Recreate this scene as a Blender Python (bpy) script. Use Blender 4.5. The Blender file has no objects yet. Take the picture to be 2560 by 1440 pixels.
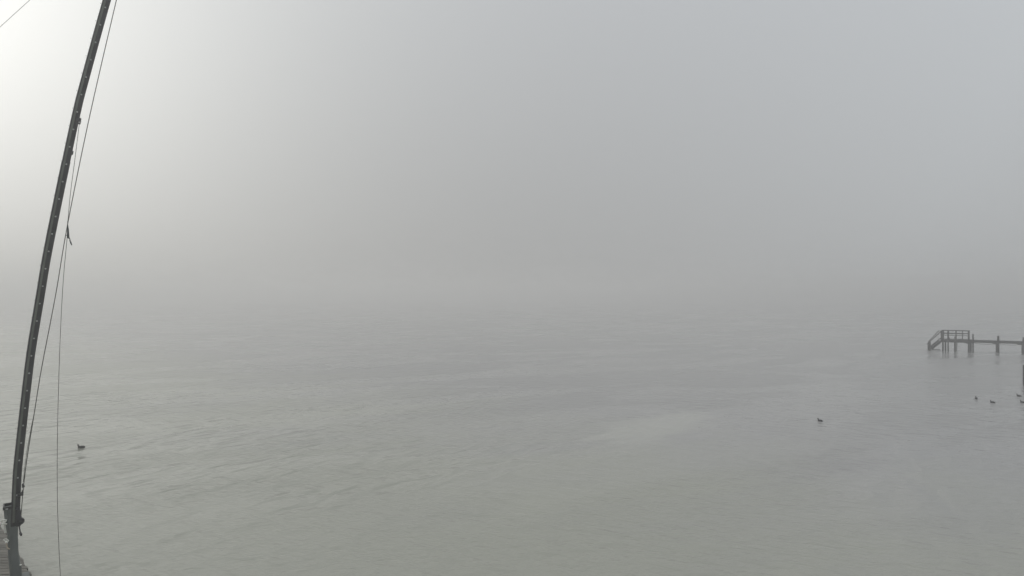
import bpy, bmesh, math, random
from mathutils import Vector, Matrix
random.seed(7)
sc = bpy.context.scene
COL = sc.collection
R = math.radians

# ------------------------------------------------------------ camera
F, CX, HY, CH = 1400.0, 1280.0, 740.0, 5.7      # focal length (photo px), centre, horizon row, camera height (m)
cam_d = bpy.data.cameras.new('camera')
cam = bpy.data.objects.new('camera', cam_d); COL.objects.link(cam)
cam.location = (0, 0, CH); cam.rotation_euler = (R(90), 0, 0)
cam_d.sensor_width = 36; cam_d.lens = F / 2560 * 36
cam_d.shift_y = (HY - 720) / 2560
cam_d.clip_start = 0.1; cam_d.clip_end = 6000
sc.camera = cam

# ------------------------------------------------------------ sky, sun, exposure
SUN_EL, SUN_AZ = 24.0, -56.0                     # degrees; azimuth from the view direction, negative = left
sun_dir = Vector((math.sin(R(SUN_AZ)) * math.cos(R(SUN_EL)), math.cos(R(SUN_AZ)) * math.cos(R(SUN_EL)), math.sin(R(SUN_EL))))
world = bpy.data.worlds.new('World'); sc.world = world; world.use_nodes = True
nt = world.node_tree; nt.nodes.clear()
def N(tree, typ, **kw):
    n = tree.nodes.new(typ)
    for k, v in kw.items(): setattr(n, k, v)
    return n
def math_node(tree, op, a, b=None, c=None, clamp=False):
    n = N(tree, 'ShaderNodeMath', operation=op, use_clamp=clamp)
    for i, v in enumerate((a, b, c)):
        if v is None: continue
        if hasattr(v, 'is_output'): tree.links.new(v, n.inputs[i])
        else: n.inputs[i].default_value = v
    return n.outputs[0]
def vscale(tree, col, f):
    n = N(tree, 'ShaderNodeVectorMath', operation='SCALE')
    if hasattr(col, 'is_output'): tree.links.new(col, n.inputs[0])
    else: n.inputs[0].default_value = col
    if hasattr(f, 'is_output'): tree.links.new(f, n.inputs[3])
    else: n.inputs[3].default_value = f
    return n.outputs[0]
def vadd(tree, a, b):
    n = N(tree, 'ShaderNodeVectorMath', operation='ADD')
    tree.links.new(a, n.inputs[0]); tree.links.new(b, n.inputs[1]); return n.outputs[0]
tc = N(nt, 'ShaderNodeTexCoord')
nrm = N(nt, 'ShaderNodeVectorMath', operation='NORMALIZE'); nt.links.new(tc.outputs['Generated'], nrm.inputs[0])
dot = N(nt, 'ShaderNodeVectorMath', operation='DOT_PRODUCT'); nt.links.new(nrm.outputs[0], dot.inputs[0]); dot.inputs[1].default_value = sun_dir
sep = N(nt, 'ShaderNodeSeparateXYZ'); nt.links.new(nrm.outputs[0], sep.inputs[0])
d = dot.outputs['Value']; z = math_node(nt, 'MAXIMUM', sep.outputs['Z'], 0.0)
glow = math_node(nt, 'EXPONENT', math_node(nt, 'MULTIPLY', math_node(nt, 'SUBTRACT', d, 1.0), 6.0))
glow = math_node(nt, 'ADD', glow, math_node(nt, 'MULTIPLY', math_node(nt, 'EXPONENT', math_node(nt, 'MULTIPLY', math_node(nt, 'SUBTRACT', d, 1.0), 20.0)), 0.7))
away = math_node(nt, 'POWER', math_node(nt, 'SUBTRACT', 1.0, d), 2.0)
away = math_node(nt, 'MINIMUM', away, 1.0)
GL, BASE, UP, AWAY = 0.375, 0.302, 0.32, 0.12
c_base = vscale(nt, (1.0, 1.0, 0.985), BASE)
c_up = vscale(nt, (0.90, 0.99, 1.12), math_node(nt, 'MULTIPLY', z, UP))
c_glow = vscale(nt, (1.03, 1.02, 0.93), math_node(nt, 'MULTIPLY', glow, GL))
c_away = vscale(nt, (0.88, 1.0, 1.10), math_node(nt, 'MULTIPLY', away, AWAY))
sky = N(nt, 'ShaderNodeTexSky', sky_type='NISHITA', sun_disc=False)
sky.sun_elevation = R(SUN_EL); sky.sun_rotation = R(SUN_AZ); sky.dust_density = 6.0; sky.air_density = 1.0
hsv = N(nt, 'ShaderNodeHueSaturation'); hsv.inputs['Saturation'].default_value = 0.15
nt.links.new(sky.outputs[0], hsv.inputs['Color'])
c_sky = vscale(nt, hsv.outputs[0], 0.004)        # the clear sky above the fog: only a trace of it comes through
tot = vadd(nt, vadd(nt, vadd(nt, c_base, c_up), vadd(nt, c_glow, c_away)), c_sky)
bg = N(nt, 'ShaderNodeBackground'); nt.links.new(tot, bg.inputs[0]); bg.inputs[1].default_value = 1.0
out = N(nt, 'ShaderNodeOutputWorld'); nt.links.new(bg.outputs[0], out.inputs[0])

sun_d = bpy.data.lights.new('sun', 'SUN'); sun_d.energy = 0.5; sun_d.angle = R(170); sun_d.color = (1.0, 0.96, 0.88)
sun = bpy.data.objects.new('sun', sun_d); COL.objects.link(sun)
sun.rotation_euler = (-sun_dir).to_track_quat('-Z', 'Y').to_euler(); sun.location = sun_dir * 100

vs = sc.view_settings
vs.view_transform = 'Standard'; vs.look = 'None'; vs.gamma = 1.0; vs.exposure = 0.0; vs.use_curve_mapping = False
cy = sc.cycles
cy.volume_bounces = 3; cy.max_bounces = 8; cy.diffuse_bounces = 3; cy.glossy_bounces = 4
cy.use_denoising = True; cy.use_adaptive_sampling = False
cy.sample_clamp_indirect = 4.0

# ------------------------------------------------------------ helpers
def px(x, y, Y):
    """the point of the place that lies Y metres ahead in the direction of photo pixel (x, y)"""
    return Vector(((x - CX) / F * Y, Y, CH - (y - HY) / F * Y))
def mk_mat(name, color, rough=0.6, metal=0.0, var=0.25, scale=6.0, bump=0.0, stretch=(1, 1, 1), color2=None, spec=0.5, stain=None):
    m = bpy.data.materials.new(name); m.use_nodes = True
    t = m.node_tree; b = t.nodes['Principled BSDF']
    b.inputs['Roughness'].default_value = rough; b.inputs['Metallic'].default_value = metal
    b.inputs['Specular IOR Level'].default_value = spec
    co = N(t, 'ShaderNodeTexCoord'); mp = N(t, 'ShaderNodeMapping'); mp.inputs['Scale'].default_value = stretch
    t.links.new(co.outputs['Object'], mp.inputs[0])
    oi = N(t, 'ShaderNodeObjectInfo')
    add = N(t, 'ShaderNodeVectorMath', operation='ADD'); t.links.new(mp.outputs[0], add.inputs[0])
    rs = vscale(t, (31.0, 17.0, 9.0), oi.outputs['Random']); t.links.new(rs, add.inputs[1])
    no = N(t, 'ShaderNodeTexNoise'); no.inputs['Scale'].default_value = scale; no.inputs['Detail'].default_value = 6; no.inputs['Roughness'].default_value = 0.65
    t.links.new(add.outputs[0], no.inputs[0])
    mx = N(t, 'ShaderNodeMix', data_type='RGBA')
    c2 = color2 or tuple(c * (1 - var) for c in color)
    c1 = tuple(min(1, c * (1 + var)) for c in color) if color2 is None else color
    mx.inputs['A'].default_value = (*c2, 1); mx.inputs['B'].default_value = (*c1, 1)
    mr = N(t, 'ShaderNodeMapRange'); t.links.new(no.outputs['Fac'], mr.inputs[0]); mr.inputs[1].default_value = 0.3; mr.inputs[2].default_value = 0.7
    t.links.new(mr.outputs[0], mx.inputs['Factor'])
    # every piece a little lighter or darker than its neighbour
    rr = N(t, 'ShaderNodeMapRange'); t.links.new(oi.outputs['Random'], rr.inputs[0]); rr.inputs[3].default_value = 1 - var * 0.7; rr.inputs[4].default_value = 1 + var * 0.7
    fin = vscale(t, mx.outputs['Result'], rr.outputs[0])
    t.links.new(fin, b.inputs['Base Color'])
    if bump:
        bp = N(t, 'ShaderNodeBump'); bp.inputs['Strength'].default_value = bump; bp.inputs['Distance'].default_value = 0.01
        t.links.new(no.outputs['Fac'], bp.inputs['Height']); t.links.new(bp.outputs[0], b.inputs['Normal'])
    return m
def link(name, bm, m, parent=None, smooth=False):
    me = bpy.data.meshes.new(name); bmesh.ops.recalc_face_normals(bm, faces=bm.faces); bm.to_mesh(me); bm.free()
    me.materials.append(m)
    if smooth:
        for p in me.polygons: p.use_smooth = True
    o = bpy.data.objects.new(name, me); COL.objects.link(o)
    if parent: o.parent = parent
    return o
def empty(name, loc=(0, 0, 0), rz=0):
    o = bpy.data.objects.new(name, None); COL.objects.link(o); o.location = loc; o.rotation_euler = (0, 0, rz)
    o.empty_display_size = 0.2
    return o
def tag(o, label, cat, group=None, kind=None):
    o['label'] = label; o['category'] = cat
    if group: o['group'] = group
    if kind: o['kind'] = kind
    return o
def box(bm, p, size, rot=None, jitter=0.0):
    """axis-aligned (or rot-turned) box centred on p"""
    vsx = []
    for sx in (-1, 1):
        for sy in (-1, 1):
            for sz in (-1, 1):
                v = Vector((sx * size[0] / 2, sy * size[1] / 2, sz * size[2] / 2))
                if rot is not None: v = rot @ v
                vsx.append(bm.verts.new(Vector(p) + v + Vector((random.uniform(-jitter, jitter) for _ in range(3)))))
    for f in ((0, 1, 3, 2), (4, 6, 7, 5), (0, 4, 5, 1), (2, 3, 7, 6), (0, 2, 6, 4), (1, 5, 7, 3)):
        bm.faces.new([vsx[i] for i in f])
def beam(bm, a, b, w, h, up=Vector((0, 0, 1))):
    """rectangular bar from a to b, w across, h in the up direction"""
    a, b = Vector(a), Vector(b); t = (b - a).normalized()
    s = t.cross(up)
    if s.length < 1e-3: s = t.cross(Vector((0, 1, 0)))
    s.normalize(); u = s.cross(t).normalized()
    r = []
    for p in (a, b):
        r.append([bm.verts.new(p + s * (w / 2 * i) + u * (h / 2 * j)) for i, j in ((-1, -1), (1, -1), (1, 1), (-1, 1))])
    for k in range(4):
        bm.faces.new((r[0][k], r[0][(k + 1) % 4], r[1][(k + 1) % 4], r[1][k]))
    bm.faces.new(r[0][::-1]); bm.faces.new(r[1])
def catmull(pts, n=6):
    pts = [Vector(p) for p in pts]; o = []
    P = [2 * pts[0] - pts[1]] + pts + [2 * pts[-1] - pts[-2]]
    for i in range(1, len(P) - 2):
        p0, p1, p2, p3 = P[i - 1:i + 3]
        for k in range(n):
            t = k / n
            o.append(0.5 * ((2 * p1) + (p2 - p0) * t + (2 * p0 - 5 * p1 + 4 * p2 - p3) * t * t + (3 * p1 - p0 - 3 * p2 + p3) * t ** 3))
    o.append(pts[-1]); return o
VD = Vector((.664, -.748, 0)).normalized(); UD = Vector((-VD.y, VD.x, 0))   # the crane's front faces this way
Q = Matrix((( UD.x, -VD.x, 0), (UD.y, -VD.y, 0), (0, 0, 1)))
def sweep(bm, path, sections):
    """sections: one list of (u, v) per path point; u = across the path in the XZ plane (to the right), v = towards the camera"""
    rings = []
    for i, p in enumerate(path):
        a = path[max(0, i - 1)]; b = path[min(len(path) - 1, i + 1)]
        t = (b - a).normalized(); v = VD; u = t.cross(v)
        if u.dot(UD) < 0: u = -u
        u.normalize()
        s = sections[i] if isinstance(sections[0], list) else sections
        rings.append([bm.verts.new(p + u * q[0] + v * q[1]) for q in s])
    n = len(rings[0])
    for a, b in zip(rings, rings[1:]):
        for k in range(n): bm.faces.new((a[k], a[(k + 1) % n], b[(k + 1) % n], b[k]))
    bm.faces.new(rings[0][::-1]); bm.faces.new(rings[-1])
def tube(bm, path, r, n=8):
    rings = []; prev = None
    for i, p in enumerate(path):
        a = path[max(0, i - 1)]; b = path[min(len(path) - 1, i + 1)]
        t = (Vector(b) - Vector(a)).normalized()
        s = prev if prev is not None else t.orthogonal()
        s = (s - t * s.dot(t)).normalized(); prev = s; q = t.cross(s)
        rr = r[i] if isinstance(r, (list, tuple)) else r
        rings.append([bm.verts.new(Vector(p) + (s * math.cos(k * math.tau / n) + q * math.sin(k * math.tau / n)) * rr) for k in range(n)])
    for a, b in zip(rings, rings[1:]):
        for k in range(n): bm.faces.new((a[k], a[(k + 1) % n], b[(k + 1) % n], b[k]))
    bm.faces.new(rings[0][::-1]); bm.faces.new(rings[-1])
def disc(bm, c, axis, r, h, n=24, bevel=0.0):
    c = Vector(c); axis = Vector(axis).normalized()
    if bevel: tube(bm, [c - axis * h / 2, c - axis * (h / 2 - bevel), c + axis * (h / 2 - bevel), c + axis * h / 2], [r - bevel, r, r, r - bevel], n)
    else: tube(bm, [c - axis * h / 2, c + axis * h / 2], r, n)

M = {
    'steel': mk_mat('painted_steel', (0.040, 0.041, 0.045), rough=0.5, var=0.4, scale=4, bump=0.05),
    'steel_dark': mk_mat('dark_steel', (0.03, 0.03, 0.035), rough=0.5, var=0.3, scale=14),
    'post': mk_mat('weathered_green_grey_steel', (0.115, 0.128, 0.124), rough=0.6, var=0.2, scale=9, stretch=(1, 1, .3), bump=0.1),
    'strip': mk_mat('galvanised_strip', (0.13, 0.14, 0.125), rough=0.5, var=0.25, scale=12, stretch=(1, 1, .3)),
    'bolt': mk_mat('zinc_bolt', (0.45, 0.46, 0.45), rough=0.4, metal=0.5, var=0.15, scale=20),
    'cable': mk_mat('steel_cable', (0.045, 0.045, 0.042), rough=0.6, var=0.3, scale=60),
    'line': mk_mat('thin_grey_line', (0.12, 0.12, 0.11), rough=0.8, var=0.3, scale=60),
    'rag': mk_mat('dark_cloth', (0.045, 0.05, 0.055), rough=0.9, var=0.4, scale=30),
    'rope': mk_mat('white_rope', (0.72, 0.72, 0.66), rough=0.9, var=0.2, scale=80, bump=0.4),
    'rope_brown': mk_mat('dirty_rope', (0.36, 0.31, 0.24), rough=0.9, var=0.3, scale=80, bump=0.4),
    'plank': mk_mat('weathered_plank', (0.20, 0.19, 0.165), rough=0.85, var=0.3, scale=4, stretch=(1, 9, 9), bump=0.5, color2=(0.10, 0.093, 0.08)),
    'beam': mk_mat('wet_timber', (0.085, 0.075, 0.065), rough=0.75, var=0.35, scale=7, stretch=(1, 1, .4), bump=0.4),
    'pier': mk_mat('dark_pier_timber', (0.028, 0.026, 0.025), rough=0.85, var=0.35, scale=3, bump=0.3),
    'feather': mk_mat('coot_feathers', (0.018, 0.018, 0.021), rough=0.75, var=0.4, scale=22, bump=0.3),
    'head': mk_mat('coot_head', (0.008, 0.008, 0.01), rough=0.6, var=0.3, scale=22),
    'bill': mk_mat('coot_bill', (0.75, 0.74, 0.7), rough=0.4, var=0.1, scale=30),
}

# ------------------------------------------------------------ water (the setting)
def water_mat():
    m = bpy.data.materials.new('grey_water'); m.use_nodes = True
    t = m.node_tree; b = t.nodes['Principled BSDF']
    b.inputs['IOR'].default_value = 1.333
    co = N(t, 'ShaderNodeTexCoord')
    def wave(ang, across, along, detail=3, dist=0.0, off=0.0, rough=0.5, level=False):
        vr = N(t, 'ShaderNodeVectorRotate', rotation_type='Z_AXIS'); vr.inputs['Angle'].default_value = R(-ang)
        t.links.new(co.outputs['Object'], vr.inputs['Vector'])
        mp = N(t, 'ShaderNodeMapping'); mp.inputs['Scale'].default_value = (1 / along, 1 / across, 1); mp.inputs['Location'].default_value = (off, off * 1.7, 0)
        t.links.new(vr.outputs[0], mp.inputs[0])
        n = N(t, 'ShaderNodeTexNoise'); n.inputs['Scale'].default_value = 1.0; n.inputs['Detail'].default_value = detail
        n.inputs['Roughness'].default_value = rough; n.inputs['Distortion'].default_value = dist
        t.links.new(mp.outputs[0], n.inputs[0]); return math_node(t, 'SUBTRACT', n.outputs['Fac'], 0.5) if level else n.outputs['Fac']
    def rng(v, a, b2, c, d2):
        n = N(t, 'ShaderNodeMapRange', interpolation_type='SMOOTHSTEP'); t.links.new(v, n.inputs[0])
        for i, q in enumerate((a, b2, c, d2)): n.inputs[i + 1].default_value = q
        return n.outputs[0]
    sp = N(t, 'ShaderNodeSeparateXYZ'); t.links.new(co.outputs['Object'], sp.inputs[0])
    # wind lanes and slicks: where the surface is ruffled and where it lies smooth
    lane = rng(wave(22, 6, 17, 4, 1.2, 3.1), 0.40, 0.62, 0.4, 1.0)
    near = rng(wave(35, 5, 13, 2, 0.4, 9.4), 0.40, 0.60, 0.35, 1.0)
    # one long smooth slick lying out to the right: a soft slanting oval with ragged edges
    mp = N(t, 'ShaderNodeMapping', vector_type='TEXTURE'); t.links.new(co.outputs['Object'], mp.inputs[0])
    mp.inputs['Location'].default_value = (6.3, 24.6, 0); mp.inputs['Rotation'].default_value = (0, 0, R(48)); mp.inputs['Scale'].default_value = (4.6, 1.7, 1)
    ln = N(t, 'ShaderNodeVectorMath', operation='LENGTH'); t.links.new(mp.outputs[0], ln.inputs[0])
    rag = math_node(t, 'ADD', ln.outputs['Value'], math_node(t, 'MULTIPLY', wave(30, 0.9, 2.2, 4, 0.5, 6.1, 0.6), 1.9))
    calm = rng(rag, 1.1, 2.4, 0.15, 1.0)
    lane = math_node(t, 'MULTIPLY', lane, calm)
    a = math_node(t, 'MULTIPLY', wave(50, 0.60, 1.25, 1.5, 0.25, 1.3, 0.4, True), math_node(t, 'MULTIPLY', math_node(t, 'MULTIPLY', near, W_SWELL), rng(sp.outputs['X'], -6.0, 4.0, 1.0, 0.35)))
    c = math_node(t, 'MULTIPLY', wave(-24, 0.38, 1.1, 2.5, 0.1, 5.5, 0.5, True), math_node(t, 'MULTIPLY', lane, W_RIPPLE))
    e = math_node(t, 'MULTIPLY', wave(20, 0.12, 0.32, 3, 0.0, 2.2, 0.6, True), math_node(t, 'MULTIPLY', lane, W_FINE))
    f = math_node(t, 'MULTIPLY', wave(20, 1.7, 4.0, 2, 0.5, 7.7), W_LONG)
    h = math_node(t, 'ADD', math_node(t, 'ADD', a, c), math_node(t, 'ADD', e, f))
    bp = N(t, 'ShaderNodeBump'); bp.inputs['Strength'].default_value = 1.0; bp.inputs['Distance'].default_value = 1.0
    t.links.new(h, bp.inputs['Height']); t.links.new(bp.outputs[0], b.inputs['Normal'])
    # silt clouds in the water
    mx = N(t, 'ShaderNodeMix', data_type='RGBA'); mx.inputs['A'].default_value = (*W_A, 1); mx.inputs['B'].default_value = (*W_B, 1)
    # olive silt lies over the shallows by the dock, greyer water farther out, with a ragged edge between
    out_ = math_node(t, 'ADD', math_node(t, 'MULTIPLY', sp.outputs['X'], 0.845), sp.outputs['Y'])
    out_ = math_node(t, 'ADD', out_, math_node(t, 'MULTIPLY', wave(25, 6, 13, 4, 1.0, 4.0, 0.55, True), 34.0))
    t.links.new(rng(out_, 10.0, 36.0, 0, 1), mx.inputs['Factor'])
    # the smooth slick's brighter sky reflection, painted in as a paler base colour
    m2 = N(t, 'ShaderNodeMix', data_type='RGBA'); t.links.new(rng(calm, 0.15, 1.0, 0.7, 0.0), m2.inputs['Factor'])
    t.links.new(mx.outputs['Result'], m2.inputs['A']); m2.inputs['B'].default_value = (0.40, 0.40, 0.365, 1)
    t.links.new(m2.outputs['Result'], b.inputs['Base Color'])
    t.links.new(rng(lane, 0.1, 1.0, 0.05, 0.24), b.inputs['Roughness'])
    return m
W_SWELL, W_RIPPLE, W_FINE, W_LONG = 0.19, 0.095, 0.024, 0.03
W_A, W_B = (0.353, 0.356, 0.308), (0.318, 0.313, 0.308)
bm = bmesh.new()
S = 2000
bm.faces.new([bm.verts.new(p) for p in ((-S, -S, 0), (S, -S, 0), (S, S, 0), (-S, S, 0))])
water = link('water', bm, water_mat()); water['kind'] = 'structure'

# ------------------------------------------------------------ haze: a closed box of fog round everything
bm = bmesh.new(); box(bm, (0, 0, 6.5), (2 * S + 20, 2 * S + 20, 15.0))
hm = bpy.data.materials.new('fog'); hm.use_nodes = True; t = hm.node_tree; t.nodes.clear()
pv = N(t, 'ShaderNodeVolumePrincipled'); pv.inputs['Color'].default_value = (0.90, 0.895, 0.887, 1)
pv.inputs['Density'].default_value = 0.0068; pv.inputs['Anisotropy'].default_value = 0.65
o_ = N(t, 'ShaderNodeOutputMaterial'); t.links.new(pv.outputs[0], o_.inputs['Volume'])
haze = link('haze', bm, hm); haze['kind'] = 'stuff'

# ------------------------------------------------------------ wooden dock, bottom left
DZ = 0.6                                          # deck height above the water
EDGE0 = px(80, 1440, (CH - DZ) * F / 700); EDGE0.z = DZ
def edge_x(Y): return EDGE0.x + (Y - EDGE0.y) * (-2.75 / 2.37)
dock = empty('wooden_dock', (edge_x(10.2), 10.2, 0))
tag(dock, 'weathered grey plank dock with uneven plank ends under the crane', 'dock')
dock_off = Vector(dock.location)
def into(o, root):                                # keep the world place when parented to an unrotated root
    o.location = Vector(o.location) - Vector(root.location); o.parent = root; return o
PW, PG, PL = 0.098, 0.012, 3.2
plank_meshes = []
for k in range(4):
    bm = bmesh.new(); box(bm, (-PL / 2, 0, -0.02), (PL, PW, 0.04))
    for v in bm.verts: v.co.x -= v.co.y * 2.75 / 2.37
    for v in bm.verts: v.co += Vector((random.uniform(-.012, .012), random.uniform(-.004, .004), random.uniform(-.003, .003)))
    bmesh.ops.recalc_face_normals(bm, faces=bm.faces)
    me = bpy.data.meshes.new('plank'); bm.to_mesh(me); bm.free(); me.materials.append(M['plank']); plank_meshes.append(me)
Y = 8.0; i = 0
while Y < 16.5:
    o = bpy.data.objects.new('plank', plank_meshes[i % 4]); COL.objects.link(o)
    ej = random.choice((-0.03, -0.02, -0.01, 0.0, 0.01))
    o.location = (edge_x(Y) + ej, Y, DZ + random.uniform(-.005, .005)); o.rotation_euler = (0, 0, random.uniform(-.006, .006))
    into(o, dock); Y += PW + PG; i += 1
for off in (-0.06, -1.4, -2.6):
    bm = bmesh.new(); beam(bm, (edge_x(8) + off, 8, DZ - .15), (edge_x(16.4) + off, 16.4, DZ - .15), .07, .2)
    into(link('stringer', bm, M['beam']), dock)
for Yp in (8.6, 11.6, 14.6):
    for off in (-0.42, -2.45):
        bm = bmesh.new(); tube(bm, [(edge_x(Yp) + off, Yp, -1.0), (edge_x(Yp) + off, Yp, DZ - .262)], [.13, .12], 14)
        into(link('piling', bm, M['beam'], smooth=False), dock)

# ------------------------------------------------------------ the crane: post, long bowed boom, winch, cable
PY, BY = 10.1, 9.86
crane = empty('hoist_crane', px(42, 740 + (CH - DZ) * F / PY, PY))
tag(crane, 'tall dark steel boom crane leaning right from a grey post on the dock', 'crane')
def part(name, bm, m, parent=None, smooth=False):
    root = parent or crane
    o = link(name, bm, m, smooth=smooth)
    o.data.transform(Matrix.Translation(-Vector(crane.location)))
    o.parent = root
    return o
def u_m(n, Y): return n / F * Y * .75                  # photo px to metres at depth Y
# post: square hollow section, flaring at the head
lv = [(1267, 27.5, 37), (1290, 28.5, 34), (1320, 31, 29), (1345, 32, 26), (1385, 33.5, 26), (1420, 38, 28), (1440, 40.5, 29)]
foot_y = 740 + (CH - DZ) * F / PY
lv.append((foot_y, 42, 29))
path = [px(c, y, PY) for y, c, w in lv]
secs = []
for y, c, w in lv:
    a = u_m(w, PY) / 2; dd = 0.11
    secs.append([(-a, -dd), (a, -dd), (a, dd * .82), (a * .88, dd), (-a * .55, dd), (-a, dd * .5)])
bm = bmesh.new(); sweep(bm, path, secs); post = part('post', bm, M['post'])
# lighter web down the shore side
bm = bmesh.new()
sweep(bm, [px(c - w * .5 + 4, y, PY) for y, c, w in lv], [[(-.018, .075), (.012, .102), (.022, .118), (-.004, .112)] for _ in lv])
part('side_web', bm, M['strip'])
# head rim round the open top of the post
hp = px(27.5, 1264, PY); a = u_m(20, PY)
bm = bmesh.new()
box(bm, hp + VD * .122, (2 * a, .02, .05), Q); box(bm, hp - VD * .122, (2 * a, .02, .05), Q)
box(bm, hp - UD * (a - .01) + Vector((0, 0, .004)), (.02, .222, .05), Q); box(bm, hp + UD * (a - .01) + Vector((0, 0, .004)), (.02, .222, .05), Q)
part('head_rim', bm, M['steel'])
bm = bmesh.new(); box(bm, hp - UD * .055 + VD * .14 + Vector((0, 0, -.01)), (.034, .014, .022), Q); part('rim_pin', bm, M['bolt'])
bm = bmesh.new(); box(bm, px(42, foot_y, PY) + Vector((0, 0, .01)), (.34, .34, .02), Q); part('base_plate', bm, M['post'])
bm = bmesh.new(); tube(bm, [px(51.5, 1413, PY - .2), px(52.5, 1440, PY - .2), px(53, 1462, PY - .2)], u_m(2.3, PY), 10); part('brace', bm, M['post'])
bm = bmesh.new(); disc(bm, px(51.5, 1412.2, PY - .2), (0, 0, 1), u_m(2.8, PY), .012, 12); part('brace_cap', bm, M['rope'])
# boom: two sections, the lower one a size larger
bpts = [(37.5, 1312), (39.5, 1260), (43.5, 1180), (51.5, 1100), (67.5, 960), (79, 870), (100.5, 740), (119, 630), (157.5, 440), (191, 283), (212, 200), (267, 0), (334, -230)]
full = catmull([px(x, y, BY) for x, y in bpts], 5)
def zpx(p): return HY + (CH - p.z) * F / BY
low = [p for p in full if zpx(p) > 372]; up = [p for p in full if zpx(p) <= 380]
up = [low[-1]] + up if up[0] != low[-1] else up
def prof(w, dpt):
    a = w / 2; c = w * .13
    return [(-a, -dpt), (a, -dpt), (a, dpt - c), (a - c * .5, dpt - c * .25), (a - c, dpt), (-a + c, dpt), (-a + c * .35, dpt - c * .3), (-a, dpt - c)]
WL, WU = u_m(22.6, BY), u_m(21.2, BY)
bm = bmesh.new(); sweep(bm, low, prof(WL, .085)); part('lower_boom', bm, M['steel'])
bm = bmesh.new(); sweep(bm, up, prof(WU, .078)); part('upper_boom', bm, M['steel'])
def side_prof(w, c0, dpt): return [(-w / 2 + c0, dpt - .004), (-w / 2 + c0 + .030, dpt - .004), (-w / 2 + c0 + .030, dpt + .014), (-w / 2 + c0, dpt + .008)]
bm = bmesh.new(); sweep(bm, low[1:], side_prof(WL, .022, .085)); part('edge_strip', bm, M['strip'])
bm = bmesh.new(); sweep(bm, up, side_prof(WU, .020, .078)); part('edge_strip', bm, M['strip'])
def boom_at(yp):
    for a, b in zip(full, full[1:]):
        ya, yb = zpx(a), zpx(b)
        if yb <= yp <= ya:
            f = (ya - yp) / (ya - yb); return a.lerp(b, f), (b - a).normalized()
    return full[0], (full[1] - full[0]).normalized()
p, tdir = boom_at(379); bm = bmesh.new()
side = -tdir.cross(VD).normalized(); side = side if side.dot(UD) > 0 else -side
sweep(bm, [p + side * (WL / 2 + .002) - tdir * .03, p + side * (WL / 2 + .002) + tdir * .02], [(-.004, -.05), (.010, -.05), (.010, .06), (-.004, .06)]); part('splice_lug', bm, M['steel'])
# bolts through the boom, a pair every 43 px of photo height
bm = bmesh.new(); disc(bm, (0, 0, 0), (0, 1, 0), .0125, .010, 12); box(bm, (0, -.009, 0), (.013, .012, .013)); me = bpy.data.meshes.new('bolt')
bmesh.ops.recalc_face_normals(bm, faces=bm.faces); bm.to_mesh(me); bm.free(); me.materials.append(M['bolt'])
bm = bmesh.new(); disc(bm, (0, 0, 0), (1, 0, 0), .007, .010, 10); me2 = bpy.data.meshes.new('edge_bolt')
bmesh.ops.recalc_face_normals(bm, faces=bm.faces); bm.to_mesh(me2); bm.free(); me2.materials.append(M['bolt'])
yb = 1235.0
while yb > -210:
    p, tdir = boom_at(yb); side = tdir.cross(VD).normalized(); side = side if side.dot(UD) > 0 else -side; lowr = yb > 376
    dpt, w = (.085, WL) if lowr else (.078, WU)
    for nm, mesh, q in (('bolt', me, p + side * (.010 if lowr else .006) + VD * (dpt + .004)),
                        ('edge_bolt', me2, p - side * (w / 2 + .002) + VD * dpt * .7 + Vector((0, 0, .05)))):
        o = bpy.data.objects.new(nm, mesh); COL.objects.link(o); o.location = q - Vector(crane.location)
        o.rotation_euler = (0, random.uniform(-.6, .6), math.atan2(VD.x, -VD.y)) if nm == 'bolt' else (0, math.atan2(tdir.x, tdir.z), math.atan2(VD.x, -VD.y))
        o.parent = crane
    yb -= 43.3
# winch: housing, drum, crank
wp = px(50, 1303, BY - .12)
bm = bmesh.new()
hpth = [px(44, 1271, BY - .10), px(45.5, 1282, BY - .10), px(47, 1296, BY - .10), px(46, 1313, BY - .10)]
hw = [u_m(12, BY) / 2, u_m(14, BY) / 2, u_m(15, BY) / 2, u_m(12, BY) / 2]
sweep(bm, hpth, [[(-w, -.06), (w, -.06), (w, .05), (w * .8, .07), (-w * .8, .07), (-w, .05)] for w in hw])
winch = part('winch', bm, M['steel_dark'])
bm = bmesh.new(); disc(bm, wp, -VD, u_m(11.6, BY), .05, 28, .008); part('winch_drum', bm, M['steel_dark'], winch, False)
bm = bmesh.new(); disc(bm, wp + VD * .035, -VD, u_m(3.2, BY), .03, 14, .004); part('winch_hub', bm, M['steel'], winch)
bm = bmesh.new(); beam(bm, px(47.5, 1311, BY - .2), px(50.5, 1331, BY - .2), .012, .014, Vector((0, 1, 0))); part('winch_crank', bm, M['steel_dark'], winch)
bm = bmesh.new(); tube(bm, [px(50, 1330, BY - .2), px(50.8, 1332, BY - .22), px(52.5, 1336, BY - .24), px(53.6, 1339, BY - .25)], [.008, .017, .019, .012], 12); part('crank_knob', bm, M['steel_dark'], winch, True)
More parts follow.
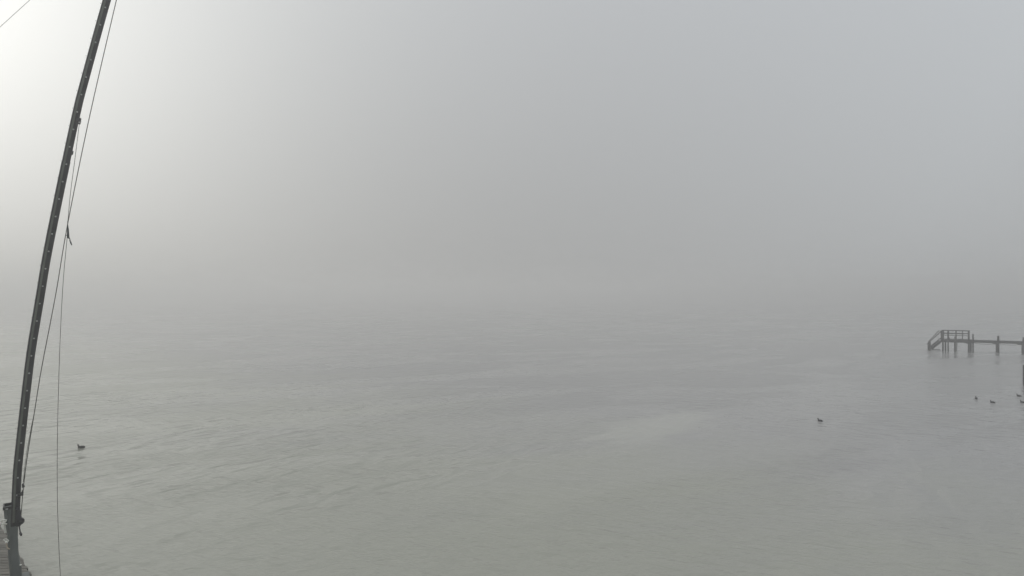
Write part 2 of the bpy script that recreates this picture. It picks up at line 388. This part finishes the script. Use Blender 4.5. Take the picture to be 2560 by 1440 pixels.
# tip sheave and the hoist cable
tip = px(346, -236, BY)
bm = bmesh.new(); disc(bm, tip, VD, .10, .03, 24, .006); part('sheave', bm, M['steel_dark'])
bm = bmesh.new(); beam(bm, px(332, -226, BY - .03), px(350, -244, BY - .03), .02, .09, Vector((0, 1, 0))); beam(bm, px(332, -226, BY + .03), px(350, -244, BY + .03), .02, .09, Vector((0, 1, 0)))
part('sheave_cheek', bm, M['steel'])
hc = catmull([px(348, -240, BY - .05), px(291, 0, BY - .08), px(222, 300, BY - .10), px(168, 566, BY - .12), px(139.5, 735, BY - .12), px(104, 920, BY - .12), px(87, 1025, BY - .12), px(70, 1130, BY - .12), px(59.5, 1210, BY - .12), px(52, 1293, BY - .12)], 5)
bm = bmesh.new(); tube(bm, hc, .0062, 8); part('hoist_cable', bm, M['cable'])
# small block and shackle low on the boom, with its own line joining the cable higher up
bm = bmesh.new(); tube(bm, catmull([px(88, 1020, BY - .14), px(75, 1085, BY - .14), px(64, 1150, BY - .14), px(58.3, 1205, BY - .14)], 4), .0042, 8); part('tackle_line', bm, M['line'])
def ring(bm, c, r1, r2, rad, n=14, tilt=0):
    pts = [Vector(c) + Vector((math.cos(q * math.tau / n) * r1, math.sin(tilt) * math.cos(q * math.tau / n) * r1, math.sin(q * math.tau / n) * r2)) for q in range(n + 1)]
    tube(bm, pts, rad, 7)
bm = bmesh.new(); ring(bm, px(57.5, 1214, BY - .14), u_m(2.0, BY), u_m(6.5, BY), .008); blk = part('tackle_block', bm, M['steel_dark'])
bm = bmesh.new(); disc(bm, px(58.7, 1216, BY - .14), (0.2, 1, 0), .017, .022, 16); part('pulley_wheel', bm, M['steel_dark'], blk)
bm = bmesh.new(); ring(bm, px(56.5, 1227.5, BY - .14), u_m(1.6, BY), u_m(2.4, BY), .006); part('shackle', bm, M['steel_dark'], blk)
bm = bmesh.new(); beam(bm, px(46, 1240, BY - .06), px(56, 1231, BY - .13), .03, .03, Vector((0, 1, 0))); box(bm, px(51, 1236.5, BY - .09), (.06, .05, .035)); part('tackle_bracket', bm, M['steel_dark'])
# upper eye and block
bm = bmesh.new(); box(bm, px(196.5, 300, BY - .05), (.05, .05, .045)); ring(bm, px(201, 297, BY - .06), u_m(2, BY), u_m(2.4, BY), .006); eye = part('boom_eye', bm, M['steel_dark'])
bm = bmesh.new(); ring(bm, px(200, 305, BY - .07), u_m(2.1, BY), u_m(4.2, BY), .006); disc(bm, px(198.3, 309, BY - .07), (0, 1, 0), .014, .02, 12); part('upper_shackle', bm, M['steel_dark'], eye)

# the light signal line that hangs from the upper eye to the dock, the torn pennant on it, the stay
sl = catmull([px(198.3, 309, BY - .07), px(187, 400, BY - .2), px(176.5, 480, BY - .25), px(169.7, 553, BY - .3), px(167.3, 600, BY - .3), px(159, 690, BY - .25), px(152.5, 800, BY - .2), px(147.5, 930, BY - .2), px(143.6, 1090, BY - .2), px(143.4, 1240, BY - .2), px(147, 1360, BY - .2), px(151, 1440, BY - .2), px(156, 1530, BY - .2)], 5)
bm = bmesh.new(); tube(bm, sl, .0042, 8); o = link('hanging_line', bm, M['line'])
tag(o, 'thin grey line hanging from the boom past the pennant to the water', 'rope')
pen = empty('torn_pennant', px(167, 595, BY - .31)); tag(pen, 'small torn dark cloth pennant tied to the thin hanging line', 'pennant')
def local(o, root): o.data.transform(Matrix.Translation(-Vector(root.location))); o.parent = root; return o
left = [(169.3, 558), (167.8, 572), (167.3, 584), (167, 593), (168, 595.5)]
right = [(169.6, 558), (172.3, 574), (173.2, 586), (173.8, 593), (174.6, 596.5)]
bm = bmesh.new(); rows = []
for j, (l, r_) in enumerate(zip(left, right)):
    row = []
    for k in range(5):
        f = k / 4; x = l[0] + (r_[0] - l[0]) * f; yv = l[1] + (r_[1] - l[1]) * f
        row.append(bm.verts.new(px(x, yv, BY - .31 - .018 * math.sin(f * 5 + j * .8) * (j / 4))))
    rows.append(row)
tail = [((174.3, 596), (175, 595.2)), ((174.0, 601), (176.2, 600)), ((174.8, 606.5), (178, 605)), ((178.3, 613.8), (180.3, 612.5))]
trow = [[bm.verts.new(px(a[0], a[1], BY - .30 - .01 * i)), bm.verts.new(px(b[0], b[1], BY - .32 + .008 * i))] for i, (a, b) in enumerate(tail)]
for a, b in zip(rows, rows[1:]):
    for k in range(4): bm.faces.new((a[k], a[k + 1], b[k + 1], b[k]))
for a, b in zip(trow, trow[1:]): bm.faces.new((a[0], a[1], b[1], b[0]))
bm.faces.new((rows[-1][3], rows[-1][4], trow[0][1], trow[0][0]))
bmesh.ops.recalc_face_normals(bm, faces=bm.faces)
bmesh.ops.solidify(bm, geom=bm.faces[:], thickness=0.004)
local(link('cloth', bm, M['rag']), pen)
bm = bmesh.new(); ring(bm, px(169.6, 554.5, BY - .3), u_m(1.5, BY), u_m(1.8, BY), .005); local(link('tie', bm, M['rag']), pen)
bm = bmesh.new(); beam(bm, px(165, 588, BY - .3), px(168, 588.5, BY - .3), .008, .012); local(link('toggle', bm, M['rag']), pen)

a = px(340, -233 - 8, BY + .04); b = px(-1300, 740 + (CH - .5) * F / 14.1 - 9, 14.1)
mid = [a.lerp(b, k / 10) for k in range(11)]
for k, p in enumerate(mid): p.z -= .10 * math.sin(math.pi * k / 10) * 0
bm = bmesh.new(); tube(bm, mid, .0034, 8); o = link('stay_wire', bm, M['cable'])
tag(o, 'thin wire crossing the bright top left corner of the sky', 'wire')

# white ropes on the shore side of the post
r1 = empty('mooring_rope', px(8, 1310, PY - .13)); tag(r1, 'white mooring rope looped at the post head with one end hanging', 'rope', 'white ropes on the crane post')
def rope(root, pts, rad, m, name='strand'):
    bm = bmesh.new(); tube(bm, catmull([px(*p) for p in pts], 5), rad, 8); return local(link(name, bm, m), root)
D = PY - .14
rope(r1, [(17, 1300, D), (11, 1299.5, D - .01), (4, 1302, D), (8, 1306, D), (13, 1305, D - .02), (15, 1302, D)], .010, M['rope'])
rope(r1, [(-6, 1302, D), (1, 1308, D - .02), (7, 1309, D), (12, 1308.5, D - .02), (16.5, 1310.5, D)], .013, M['rope'])
rope(r1, [(8, 1308, D), (11.5, 1314, D), (12.3, 1322, D), (13.8, 1332, D)], [.012 + .0004 * k for k in range(16)], M['rope'], 'tail')
rope(r1, [(-8, 1309, D), (0, 1312, D), (5, 1309, D)], .011, M['rope'])
r2 = empty('mooring_rope', px(18, 1355, PY - .13)); tag(r2, 'white rope knotted lower on the post with a brown tail', 'rope', 'white ropes on the crane post')
rope(r2, [(22, 1352.5, D), (15, 1346.8, D), (8.5, 1349.5, D - .01), (12.5, 1352, D - .01), (16.5, 1355, D), (21.5, 1353, D)], .008, M['rope'])
rope(r2, [(14.8, 1352.8, D - .02), (16.4, 1355.3, D - .03), (18, 1356.5, D - .02)], [.011, .013, .016, .017, .018, .018, .017, .016, .014, .013, .012], M['rope'], 'knot')
rope(r2, [(16.7, 1356, D), (16.6, 1363, D), (18.2, 1368.5, D), (21, 1371.5, D), (24.5, 1372.5, D)], .009, M['rope_brown'], 'tail')

# ------------------------------------------------------------ the pier in the fog, right
pier = empty('timber_pier', px(2425, 880, 57.0)); tag(pier, 'dark timber pier fading in fog with railed landing and steps to the water', 'pier')
PDZ = 1.24                                        # pier deck height
A = px(2355, 848, (CH - PDZ) * F / (848 - HY)); B = px(2560, 853.6, (CH - PDZ) * F / (853.6 - HY))
dirv = Vector((B.x - A.x, B.y - A.y, 0)).normalized(); nrmv = Vector((dirv.y, -dirv.x, 0))   # towards the camera side
if nrmv.y > 0: nrmv = -nrmv
def line_at(xp, back=0.0):                                  # point of the pier's near edge seen in photo column xp
    k = (xp - CX) / F                             # X = k Y
    a = A - nrmv * back; s = (k * a.y - a.x) / (dirv.x - k * dirv.y); return Vector((a.x + dirv.x * s, a.y + dirv.y * s, 0))
def P(xp, z, back=0.0): 
    q = line_at(xp, back); return Vector((q.x, q.y, z))
def pp(name, bm, parent=None):
    o = link(name, bm, M['pier']); o.data.transform(Matrix.Translation(-Vector(pier.location))); o.parent = parent or pier; return o
def bar(name, a, b, w, h, up=Vector((0, 0, 1)), parent=None):
    bm = bmesh.new(); beam(bm, a, b, w, h, up); return pp(name, bm, parent)
WID = 1.3
# landing and walkway decks
bm = bmesh.new(); nb = 20
s0, s1 = P(2354, 0), P(2436, 0)
for k in range(nb):
    f = (k + .5) / nb; c = s0.lerp(s1, f); L = (s1 - s0).length / nb
    beam(bm, Vector((c.x, c.y, PDZ - .025)) + nrmv * .05, Vector((c.x, c.y, PDZ - .025)) - nrmv * (WID + .1), L - .012, .05 + .004 * (k % 3))
o = pp('landing_boards', bm); o['kind'] = 'stuff'
bm = bmesh.new(); s0, s1 = P(2437, 0), P(2700, 0); nb = 60
for k in range(nb):
    f = (k + .5) / nb; c = s0.lerp(s1, f); L = (s1 - s0).length / nb
    beam(bm, Vector((c.x, c.y, PDZ - .055)), Vector((c.x, c.y, PDZ - .055)) - nrmv * 1.0, L - .012, .045)
o = pp('walkway_boards', bm); o['kind'] = 'stuff'
for bk in (0.02, WID): bar('edge_beam', P(2356, PDZ - .18, bk), P(2436, PDZ - .18, bk), .06, .25)
bar('edge_beam', P(2421, PDZ - .2, -.06), P(2434, PDZ - .2, -.06), .08, .26)
for bk in (0.04, .96): bar('walkway_beam', P(2436, PDZ - .17, bk), P(2700, PDZ - .17, bk), .07, .18)
# railing of the landing
TOP = PDZ + .91
for z_, h_, w_ in ((TOP, .085, .15), (TOP - .27, .10, .05), (TOP - .49, .06, .05)):
    bar('rail', P(2355, z_), P(2424, z_), w_, h_)
bar('rail', P(2357, TOP - .05, WID), P(2424, TOP - .05, WID), .05, .09)
bar('rail', P(2357, TOP - .40, WID), P(2412, TOP - .40, WID), .04, .05)
for xp, w_ in ((2353.6, .10), (2357.6, .11), (2370.5, .11), (2390, .07), (2421.3, .09)):
    bar('rail_post', P(xp, PDZ - .2, .02), P(xp, TOP - .02, .02), w_, .09, Vector((0, 1, 0)))
for xp in (2359, 2406, 2423): bar('rail_post', P(xp, PDZ - .2, WID), P(xp, TOP - .06, WID), .05, .07, Vector((0, 1, 0)))
bar('rail_brace', P(2368.5, TOP - .2, .05), P(2374, PDZ, .05), .05, .06)
bar('stub_post', P(2388.3, PDZ - .2, -.05), P(2388.3, PDZ + .32, -.05), .11, .11, Vector((0, 1, 0)))
# piles
def pile(xp, back, ztop, rad, name='pile'):
    q = P(xp, 0, back); bm = bmesh.new(); lean = random.uniform(-.05, .05)
    tube(bm, [(q.x + lean, q.y, -1.2), (q.x, q.y, .3), (q.x, q.y, ztop)], [rad * 1.06, rad, rad * .94], 10); return pp(name, bm)
for xp, bk, zt, rd in ((2357.3, .05, PDZ - .06, .075), (2363.6, WID, PDZ - .06, .075), (2370.4, .05, PDZ - .06, .062), (2387.6, .05, PDZ - .06, .085), (2392, WID, PDZ - .06, .04),
                       (2421.8, .0, PDZ - .06, .085), (2426, WID * .6, PDZ - .06, .12), (2432.6, .02, PDZ + .60, .07),
                       (2495.7, -.06, PDZ + .49, .095), (2492.5, 1.0, PDZ - .08, .11), (2559.5, -.06, PDZ + .42, .11), (2557.5, .9, PDZ - .08, .12), (2625, -.06, PDZ + .45, .1), (2622, .95, PDZ - .08, .11)):
    pile(xp, bk, zt, rd)
for xp in (2422, 2494, 2558, 2624):
    a_ = P(xp, PDZ - .32, -.14); bar('pile_cap', a_, a_ - nrmv * 1.35, .16, .14)
# sagging pipe below the walkway
for x0, x1 in ((2437, 2493), (2497, 2557)):
    pts = []
    for k in range(9):
        f = k / 8; q = P(x0 + (x1 - x0) * f, PDZ - .30 - .10 * math.sin(math.pi * f)); pts.append(q)
    bm = bmesh.new(); tube(bm, pts, .018, 6); pp('pipe', bm)
# steps down to the water at the end
E = P(2354, PDZ)
run = -dirv
zb = 0.30; Lr = (P(2354, 0) - P(2323, 0)).length
def stp(f, z_, back=0): 
    q = E + run * (Lr * f) - nrmv * back; return Vector((q.x, q.y, z_))
for bk in (0.0, WID - .3):
    bar('stringer', stp(0, PDZ - .18, bk), stp(.82, .20, bk), .06, .20)
for k in range(6):
    f = (k + .6) / 6.6; z_ = PDZ - .12 - (PDZ - .25) * f * .95
    bar('tread', stp(f * .82, z_, -.04), stp(f * .82, z_, WID - .26), .26, .04)
bar('stair_rail', stp(-.02, TOP - .02), stp(1.2, 0.66), .10, .075)
bar('stair_rail', stp(0, PDZ + .18), stp(.82, .56), .04, .075)
bar('stair_rail', stp(0, TOP - .05, WID - .3), stp(.9, .86, WID - .3), .04, .06)
bar('stair_post', stp(.95, -.9), stp(.95, .92), .13, .13, Vector((0, 1, 0)))
bar('stair_post', stp(.86, -.9, WID - .5), stp(.86, .72, WID - .5), .13, .13, Vector((0, 1, 0)))
bar('stair_post', stp(1.02, -.9, .25), stp(1.02, .62, .25), .10, .10, Vector((0, 1, 0)))
bar('low_beam', stp(.80, .12), stp(.05, .10, .4), .12, .10)

# near piling at the right edge of the view
q = Vector(((2558.9 - CX) / F * 35.5 + .16, 35.5, 0))
npile = empty('wooden_piling', q); tag(npile, 'single dark wooden piling standing in the water nearer than the pier', 'piling')
bm = bmesh.new(); tube(bm, [(0.03, 0, -1.2), (0, 0, .5), (-.01, 0, 1.3)], [.17, .16, .15], 14); o = link('shaft', bm, M['pier']); o.parent = npile
bm = bmesh.new(); tube(bm, [(-.01, 0, 1.302), (-.01, 0, 1.36)], [.16, .06], 14); o = link('cap', bm, M['pier']); o.parent = npile

# ------------------------------------------------------------ coots on the water
def ellipsoid_chain(bm, pts, n=14):
    """closed body lofted along x: (x, z centre, half width, half height)"""
    rings = []
    for x, zc, w, h in pts:
        rings.append([bm.verts.new((x, math.cos(k * math.tau / n) * w, zc + math.sin(k * math.tau / n) * h)) for k in range(n)])
    for a, b in zip(rings, rings[1:]):
        for k in range(n): bm.faces.new((a[k], a[(k + 1) % n], b[(k + 1) % n], b[k]))
    bm.faces.new(rings[0][::-1]); bm.faces.new(rings[-1])
def make_coot():
    root = empty('coot')
    bm = bmesh.new()   # +x = forward; length about 0.36 m
    ellipsoid_chain(bm, [(.150, .035, .008, .008), (.140, .036, .035, .035), (.11, .036, .058, .055), (.05, .038, .078, .068), (-.02, .040, .084, .074), (-.09, .040, .070, .062), (-.14, .040, .044, .040), (-.175, .036, .020, .018), (-.205, .030, .006, .005)])
    b = link('body', bm, M['feather'], root, True)
    bm = bmesh.new()   # neck rising into the head, one skin
    tube(bm, [(.088, 0, .045), (.112, 0, .080), (.126, 0, .110), (.134, 0, .132), (.148, 0, .147), (.165, 0, .146), (.176, 0, .140)], [.050, .040, .032, .033, .037, .030, .012], 12)
    link('head', bm, M['head'], root, True)
    bm = bmesh.new(); tube(bm, [(.166, 0, .158), (.176, 0, .148), (.190, 0, .139), (.206, 0, .132)], [.006, .010, .009, .002], 8); link('bill', bm, M['bill'], root, True)
    for s_ in (-1, 1):
        bm = bmesh.new()   # folded wing lying along the flank
        rings = []
        for x, zc, hh in ((.07, .055, .010), (.03, .062, .030), (-.04, .066, .034), (-.11, .062, .024), (-.165, .055, .008)):
            yy = .086 if abs(x) < .06 else (.066 if x > 0 else (.074 if x > -.13 else .03))
            rings.append([bm.verts.new((x, s_ * (yy - .012), zc + hh)), bm.verts.new((x, s_ * (yy + .004), zc)), bm.verts.new((x, s_ * (yy - .006), zc - hh)), bm.verts.new((x, s_ * (yy - .03), zc))])
        for a, b2 in zip(rings, rings[1:]):
            for k in range(4): bm.faces.new((a[k], a[(k + 1) % 4], b2[(k + 1) % 4], b2[k]))
        bm.faces.new(rings[0]); bm.faces.new(rings[-1][::-1])
        link('wing', bm, M['feather'], root, True)
    return root
coot0 = make_coot()
def dup(root):
    r_ = root.copy(); COL.objects.link(r_)
    for ch in list(root.children):
        c = ch.copy(); COL.objects.link(c); c.parent = r_
    return r_
spots = [  # waterline column, row, heading (degrees, 180 = left), scale, label
    (203, 1120, 152, .72, 'dark coot swimming left beside the crane, alone and largest'),
    (2050, 1053, 150, .66, 'lone dark coot out on open water left of the other small birds'),
    (2440.5, 997, 100, .68, 'small coot seen from behind, first of the birds below the pier'),
    (2481.5, 1007, 158, .66, 'dark coot swimming left below the middle pier post'),
    (2547, 990.5, 150, .66, 'coot close to the single piling, farther of the two there'),
    (2557, 1007, 165, .68, 'coot cut by the right picture edge beside the single piling'),
]
for k, (x, y, hd, s_, lab) in enumerate(spots):
    o = coot0 if k == 0 else dup(coot0)
    Yd = CH * F / (y - HY); q = px(x, y, Yd)
    az = math.atan2(q.x, q.y)                      # headings are meant against the line of sight
    o.location = (q.x, q.y, 0); o.rotation_euler = (0, 0, R(hd) - az); o.scale = (s_, s_ * 1.1, s_ * 1.12)
    tag(o, lab, 'coot', 'coots swimming on the water')
